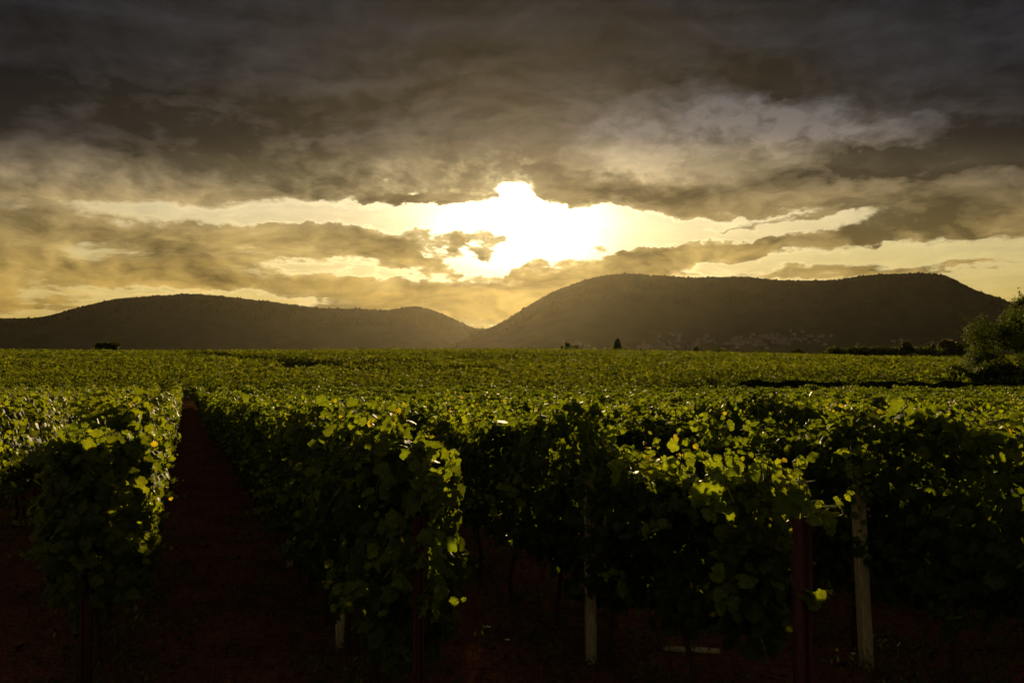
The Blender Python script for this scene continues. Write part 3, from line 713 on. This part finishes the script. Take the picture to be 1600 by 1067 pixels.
# ------------------------------------------------------------------ dry grass and weeds on the floor
n = 42000
yy_ = 3.2+rng.random(n)**1.7*26; xx_ = rng.uniform(-.72, .72, n)*yy_
hh = rng.uniform(.03, .16, n)*(1+1.2*(rng.random(n) < .1)); ang = rng.uniform(0, 6.28, n); ln = rng.uniform(.2, 1.6, n)*hh
B = np.column_stack([xx_, yy_, gz(xx_, yy_)+.0]); wd = rng.uniform(.002, .005, n)
sd = np.column_stack([-np.sin(ang), np.cos(ang), 0*ang])*wd[:, None]
tipv = B+np.column_stack([np.cos(ang)*ln, np.sin(ang)*ln, hh]); mid = B+np.column_stack([np.cos(ang)*ln*.35, np.sin(ang)*ln*.35, hh*.65])
V = np.stack([B-sd, B+sd, mid+sd*.7, mid-sd*.7, tipv+sd*.2, tipv-sd*.2], 1).reshape(-1, 3)
i = np.arange(n)[:, None, None]*6; Fc = (i+np.array([(0, 1, 2, 3), (3, 2, 4, 5)])[None]).reshape(-1, 4)
tag(link('dry_grass', np_mesh('dry_grass', V, Fc), M_STRAW), 'short dry grass and straw on the reddish soil between the rows', 'grass', kind='stuff')

n = 2600; yy_ = 3.2+rng.random(n)**1.4*20; xx_ = rng.uniform(-.72, .72, n)*yy_
V, Fc, T = leaves(np.column_stack([xx_, yy_, gz(xx_, yy_)+rng.uniform(.01, .05, n)]), np.tile((0, 0, 1.), (n, 1)), .075*rng.uniform(.5, 1.3, n), LM, 0, rng.random(n), .35)
tag(link('leaves', np_mesh('leaves', V, Fc), M_STRAW), 'withered vine leaves fallen on the soil between the rows', 'leaves', kind='stuff')
Pw, Nw = [], []
for k in range(-3, 6):
    for i in range(150):
        t = row_end(k)+abs(rng.normal(0, 1))*6; c_ = world(t, rng.normal(0, .35), perp_of(k)); m = rng.integers(10, 30)
        q = rng.normal(0, .08, (m, 3)); q[:, 2] = np.abs(q[:, 2])*1.1+.02; Pw.append(q+(c_[0], c_[1], float(gz(*c_)))); Nw.append(rng.normal(0, .6, (m, 3))+(0, 0, .7))
Pw = np.concatenate(Pw); Nw = np.concatenate(Nw)
V, Fc, T = leaves(Pw, Nw, .05*rng.uniform(.5, 1.4, len(Pw)), LS, -.6, None, .4)
tag(link('undergrowth', np_mesh('undergrowth', V, Fc, T), M_LEAF), 'low green weeds growing under the vine rows', 'weeds', kind='stuff')

# ------------------------------------------------------------------ far vineyards on the rising slope
def ground_hit(px, py, lift=2.0):
    d = ray(px, py); ys = np.arange(84, 420, .5); z = EYE+d[2]/d[1]*ys; x = d[0]/d[1]*ys
    h_ = np.nonzero(gz(x, ys)+lift >= z)[0]
    i = h_[0] if len(h_) else -1; return np.array((x[i], ys[i]))
TR = [[ground_hit(300, 549.5), ground_hit(400, 557), ground_hit(520, 568)], [ground_hit(430, 571), ground_hit(520, 567.5), ground_hit(700, 561), ground_hit(1000, 554)], [ground_hit(590, 574), ground_hit(720, 572)],
      [ground_hit(40, 553.5), ground_hit(300, 553)], [ground_hit(1250, 565), ground_hit(1520, 567)]]
def track_dist(x, y):
    dm = np.full(len(x), 1e9)
    for pl_ in TR:
        for a, b_ in zip(pl_[:-1], pl_[1:]):
            ab = b_-a; u = np.clip(((x-a[0])*ab[0]+(y-a[1])*ab[1])/(ab@ab), 0, 1)
            dm = np.minimum(dm, np.hypot(x-a[0]-u*ab[0], y-a[1]-u*ab[1]))
    return dm
def far_plot(name, y0, y1, per, size, label, hgt=2.0, ang=.10, step=2.1, leftlim=-1e9, edge=None):
    Xs, Ys, Hs, Ns = [], [], [], []
    y = y0
    while y < y1:
        hw = (.643*y+8)*1.06; m = int(2*hw*per); x = rng.uniform(-hw, hw, m)
        yl = y + x*ang + rng.normal(0, .22, m)
        q = rng.random(m); hh = (hgt+vnoise(23, 11, .22)(y+0*x))*np.where(q < .45, rng.uniform(.9, 1.06, m), rng.uniform(.35, .95, m))
        clump = vnoise(int(y*7) % 997, .9, .14)(x) + vnoise(int(y*5) % 991, 7, .12)(x)
        Xs.append(x); Ys.append(yl); Hs.append(hh*(1+clump)); y += step
    x = np.concatenate(Xs); y = np.concatenate(Ys); hh = np.concatenate(Hs)
    dm = track_dist(x, y)
    ok = (dm > 3.5+y*.022) & (y > (edge(x) if edge else 0)) & (y < 372)
    x, y, hh = x[ok], y[ok], hh[ok]; n = len(x)
    N = np.column_stack([rng.normal(0, .4, n), rng.normal(-.45, .4, n), np.full(n, .75)])
    sz = size*rng.uniform(.6, 1.3, n)*np.clip(y/y0, 1, 1.6)
    tn = np.clip(rng.beta(2, 2, n)*.8 + .05 + vnoise(3, 9, .18)(x*.3+y*2.3) + vnoise(17, 16, .28)(y-x*ang), 0, .95)
    V, Fc, T = leaves(np.column_stack([x, y, gz(x, y)+hh]), N, sz, LQ, .5, tn, .3)
    return tag(link(name, np_mesh(name, V, Fc, T), M_FIELD), label, 'vineyard', kind='stuff')
edge0 = lambda x: 85.0+2.6*sstep(x, 12, 26)+vnoise(8, 3, .8)(x)
far_plot('vines', 84, 135, 15.0, .26, 'dense vines on the nearer part of the rising slope', edge=edge0)
far_plot('vines', 120, 230, 9., .33, 'dense vines covering the middle of the rising slope', edge=lambda x: 133+x*.1)
far_plot('vines', 205, 385, 6., .48, 'fine textured vines along the crest of the slope', edge=lambda x: 229+x*.1, step=2.6)
# front row of the far vineyard: leaves over an added dark core strip
def hedge(px0, px1, Y, h_, label):
    x = np.arange((px0-800)/F*Y, (px1-800)/F*Y, .5); taper = .3+.7*sstep(x, x[0], x[0]+9); y = Y+.3*np.sin(x*.3)
    ring = []
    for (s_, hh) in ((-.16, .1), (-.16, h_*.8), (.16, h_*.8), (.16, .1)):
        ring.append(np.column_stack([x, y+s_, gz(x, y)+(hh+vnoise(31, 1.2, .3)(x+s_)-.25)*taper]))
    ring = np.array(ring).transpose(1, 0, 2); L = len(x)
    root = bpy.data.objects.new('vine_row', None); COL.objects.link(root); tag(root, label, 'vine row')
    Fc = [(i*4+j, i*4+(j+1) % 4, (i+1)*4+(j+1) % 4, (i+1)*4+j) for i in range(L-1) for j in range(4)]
    link('dark_core_sheet', np_mesh('dark_core_sheet', ring.reshape(-1, 3), np.array(Fc)), M_CORE, root)
    n = len(x)*26; xr = rng.uniform(x[0], x[-1], n); hh = rng.uniform(.2, 1, n)**.7*h_*(1+vnoise(12, 1.1, .16)(xr))*(.3+.7*sstep(xr, x[0], x[0]+9)); yr = Y+.3*np.sin(xr*.3)-rng.uniform(.05, .4, n)
    N = np.column_stack([rng.normal(0, .5, n), np.full(n, -.8), np.full(n, .35)])
    V, Fc, T = leaves(np.column_stack([xr, yr, gz(xr, yr)+hh]), N, .2*rng.uniform(.6, 1.3, n), LQ, .7, rng.beta(2, 2.5, n)*.9, .4)
    link('foliage', np_mesh('foliage', V, Fc, T), M_LEAF, root)
hedge(1060, 1700, 86.6, 1.9, 'dark shaded vine row facing the camera across the field track')

# ------------------------------------------------------------------ trees
def tree(name, px, pyb, Y, H, wid, kind, label, group=None, cat='tree', mat=None, n=None, base_z=None, seed=0, dens=1.0):
    r = np.random.default_rng(seed+int(px))
    X = (px-800)/F*Y; z0 = float(gz(X, Y)) if base_z is None else base_z
    root = bpy.data.objects.new(name, None); COL.objects.link(root); root.location = (X, Y, z0)
    tag(root, label, cat, group)
    lf = max(.6, H*.10) if Y > 150 else .28
    n = int((n or 900)*dens*(1.8 if Y > 150 else 1))
    if kind == 'conifer':
        t = r.random(n)**.6; hh = H*(.04+.96*(1-t)); 
        lay = np.floor((1-t)*9)/9; rad = wid/2*(.08+.92*t**.8)*(.6+.4*np.abs(np.sin(t*20)))
        th = r.uniform(0, 6.28, n); rr = rad*np.sqrt(r.random(n))
        P = np.column_stack([rr*np.cos(th), rr*np.sin(th), hh]); N = np.column_stack([np.cos(th), np.sin(th), np.full(n, .4)])
        tr_top = H*.95; pts = [(0, 0, -.4), (0, 0, H*.5), (0, 0, tr_top)]; rad_ = [H*.022, H*.014, H*.003]
        V, Fc, T = tube(pts, rad_, 6); link('trunk', np_mesh('trunk', V, Fc, smooth=True), M_BARK, root)
    else:
        nb = {'round': 12, 'bush': 13, 'poplar': 8, 'big': 46}[kind]
        cs, rs_ = [], []
        for i in range(nb):
            th = r.uniform(0, 6.28); u = math.sqrt(r.random())
            if kind == 'poplar': c = (u*wid*.22*math.cos(th), u*wid*.22*math.sin(th), H*(.15+.8*i/nb)); q = wid*.32*(1-.5*abs(i/nb-.4))
            elif kind == 'bush': c = (u*wid*.40*math.cos(th), u*wid*.40*math.sin(th), H*r.uniform(.3, .74)); q = min(H*.36, wid*.26)*r.uniform(.7, 1.15)
            elif kind == 'round': c = (u*wid*.32*math.cos(th), u*wid*.32*math.sin(th), H*r.uniform(.35, .78)); q = wid*.21*r.uniform(.7, 1.2)
            else:
                hz = r.uniform(.12, .88); prof = math.sqrt(max(.05, 1-abs((hz-.38)/.62)**2.2))
                c = (u*wid*.44*prof*math.cos(th), u*wid*.44*prof*math.sin(th), H*hz); q = wid*.10*r.uniform(.7, 1.3)
            cs.append(c); rs_.append(q)
        cs = np.array(cs); rs_ = np.array(rs_); pk = r.choice(nb, n, p=rs_**2/np.sum(rs_**2))
        d = norm(r.normal(0, 1, (n, 3))); rad = rs_[pk]*r.random(n)**.35
        rad = rad*(1+.35*(r.random(n) < .06))
        P = cs[pk]+d*rad[:, None]*(1, 1, .85); N = d*.8+(0, 0, .35)
        P[:, 2] = np.maximum(P[:, 2], .05)
        tp = [tube([(0, 0, -.4), (r.normal(0, .02)*H, 0, H*.2), (r.normal(0, .03)*H, r.normal(0, .03)*H, H*.55)], [H*.035, H*.026, H*.01], 8)]
        for i in range(min(nb, 12)):
            c = cs[i]; tp.append(tube([(0, 0, H*.12), (c[0]*.45, c[1]*.45, H*.12+(c[2]-H*.12)*.6), tuple(c)], [H*.016, H*.010, H*.003], 5))
        V, Fc, T = join(tp); link('trunk', np_mesh('trunk', V, Fc, smooth=True), M_BARK, root)
        if kind == 'big':   # twigs poking out of the outline
            Q = []
            for i in range(70):
                th = r.uniform(0, 6.28); el = r.uniform(.1, 1.5); dd = np.array((math.cos(th)*math.cos(el), math.sin(th)*math.cos(el), math.sin(el)))
                b0 = cs[r.integers(nb)]; L = r.uniform(.7, 1.5)
                m = 30; u = r.random(m); Q.append(b0+dd*(wid*.10+L*u)[:, None]*(1, 1, 1)+r.normal(0, .09, (m, 3)))
            Q = np.concatenate(Q); P = np.concatenate([P, Q]); N = np.concatenate([N, r.normal(0, 1, (len(Q), 3))+(0, 0, .5)]); n = len(P)
    sz = lf*r.uniform(.6, 1.3, n)
    V, Fc, T = leaves(P, N, sz, LS if kind == 'big' else LQ, .2, r.beta(2, 2, n)*.9, .5)
    if kind != 'big': pass
    link('crown', np_mesh('crown', V, Fc, T), mat or M_TREE, root)
    return root
tree('big_tree', 1642, 0, 93, 12.0, 18.5, 'big', 'large dark bushy tree at the right edge of the vineyard', n=85000, seed=3)
tree('shrub', 1510, 0, 92, 2.9, 5.2, 'bush', 'low yellowish scrub at the foot of the large tree', cat='shrub', n=3600, seed=4, mat=M_LEAF)
tree('shrub', 1555, 0, 90.5, 3.4, 5.0, 'bush', 'rounded dark shrub directly under the large tree', cat='shrub', n=3200, seed=5)
tree('shrub', 1470, 0, 93, 1.9, 3.2, 'bush', 'smallest scrub bush spreading into the vines beside the large tree', cat='shrub', n=1400, seed=6, mat=M_LEAF)
def crest(px, py_top, py_vis, wpx, kind, label, name='crest_tree', Y=375, **kw):
    """a tree behind the crest; its top shows at py_top"""
    X = (px-800)/F*Y; z0 = float(gz(X, Y)); ztop = at(px, py_top-.8, Y)[2]
    return tree(name, px, 0, Y, max(ztop-z0, 1.5), wpx*1.12/F*Y, kind, label, Y and kw.pop('group', None), **kw)
crest(168, 534.5, 0, 25, 'bush', 'lone dark bush on the crest in front of the left hill', 'bush', cat='bush', n=1500)
GC = 'small trees on the crest'
crest(877, 541, 0, 5, 'poplar', 'tiny thin tree left of the trio on the crest', 'small_tree', group=GC, n=260)
crest(887, 536.5, 0, 12, 'poplar', 'spiky middle tree of the trio on the crest', 'small_tree', group=GC, n=460)
crest(899, 538, 0, 9, 'round', 'rounded right tree of the trio on the crest', 'small_tree', group=GC, n=460)
crest(965, 530.5, 0, 19, 'conifer', 'broad dark conifer alone on the crest', 'conifer', n=1300)
crest(1087, 537.5, 0, 9, 'round', 'small upright tree left of the low crest shrubs', 'small_tree', group=GC, n=460)
crest(1100, 545, 0, 10, 'bush', 'flat low shrub touching the small upright tree on the crest', 'bush', cat='bush', n=300)
crest(1120, 544, 0, 26, 'bush', 'wide flat shrub on the crest below the village', 'bush', cat='bush', n=700)
crest(1185, 545.5, 0, 18, 'bush', 'low flat shrub on the crest under the brightest village houses', 'bush', cat='bush', n=500)
crest(1247, 540, 0, 14, 'bush', 'round dark shrub on the crest right of the village', 'bush', cat='bush', n=600)
LBL = [(1308, 541, 26, 'leftmost dark bush of the hedge on the crest'), (1335, 540, 28, 'second bush from the left in the crest hedge'), (1362, 541.5, 24, 'third bush from the left in the crest hedge'),
       (1352, 537.5, 14, 'small peaked bush rising from the crest hedge'), (1385, 541, 30, 'dark bush left of the domed tree in the crest hedge'), (1440, 541, 34, 'dark bush right of the domed tree in the crest hedge'),
       (1400, 543, 34, 'low bush filling the foot of the domed tree in the crest hedge'), (1465, 543, 30, 'low bush left of the ochre tree on the crest'), (1500, 546, 40, 'low bush under the ochre tree on the crest')]
for px, pt, w, lb in LBL: crest(px, pt, 0, w, 'bush', lb, 'bush', Y=350, cat='bush', n=900, group='bushes of the crest hedge')
crest(1414, 530.5, 0, 24, 'round', 'domed dark tree in the middle of the crest hedge', 'small_tree', Y=352, group=GC, n=1100)
crest(1456, 537, 0, 8, 'poplar', 'thin pointed tree between the domed tree and the ochre tree', 'small_tree', Y=350, group=GC, n=400)
crest(1482, 526, 0, 26, 'round', 'ochre leaved round tree at the right end of the crest hedge', 'small_tree', Y=352, group=GC, n=1300, mat=M_TREEY)
crest(1500, 527, 0, 24, 'round', 'dark green round tree leaning against the ochre one', 'small_tree', Y=354, group=GC, n=1200)

# ------------------------------------------------------------------ haze
V, Fc = boxv((0, 3300), 15400, 8400, -31, 475)
hm, h = new_mat('haze')
vol = h.n('ShaderNodeVolumePrincipled'); vol.inputs['Color'].default_value = (.80, .70, .50, 1); vol.inputs['Density'].default_value = .0000058
vol.inputs['Anisotropy'].default_value = .80
o = h.n('ShaderNodeOutputMaterial'); h.nt.links.new(vol.outputs[0], o.inputs['Volume'])
tag(link('haze', np_mesh('haze', V, Fc), hm), 'thin golden evening haze over the valley', 'haze', kind='stuff')
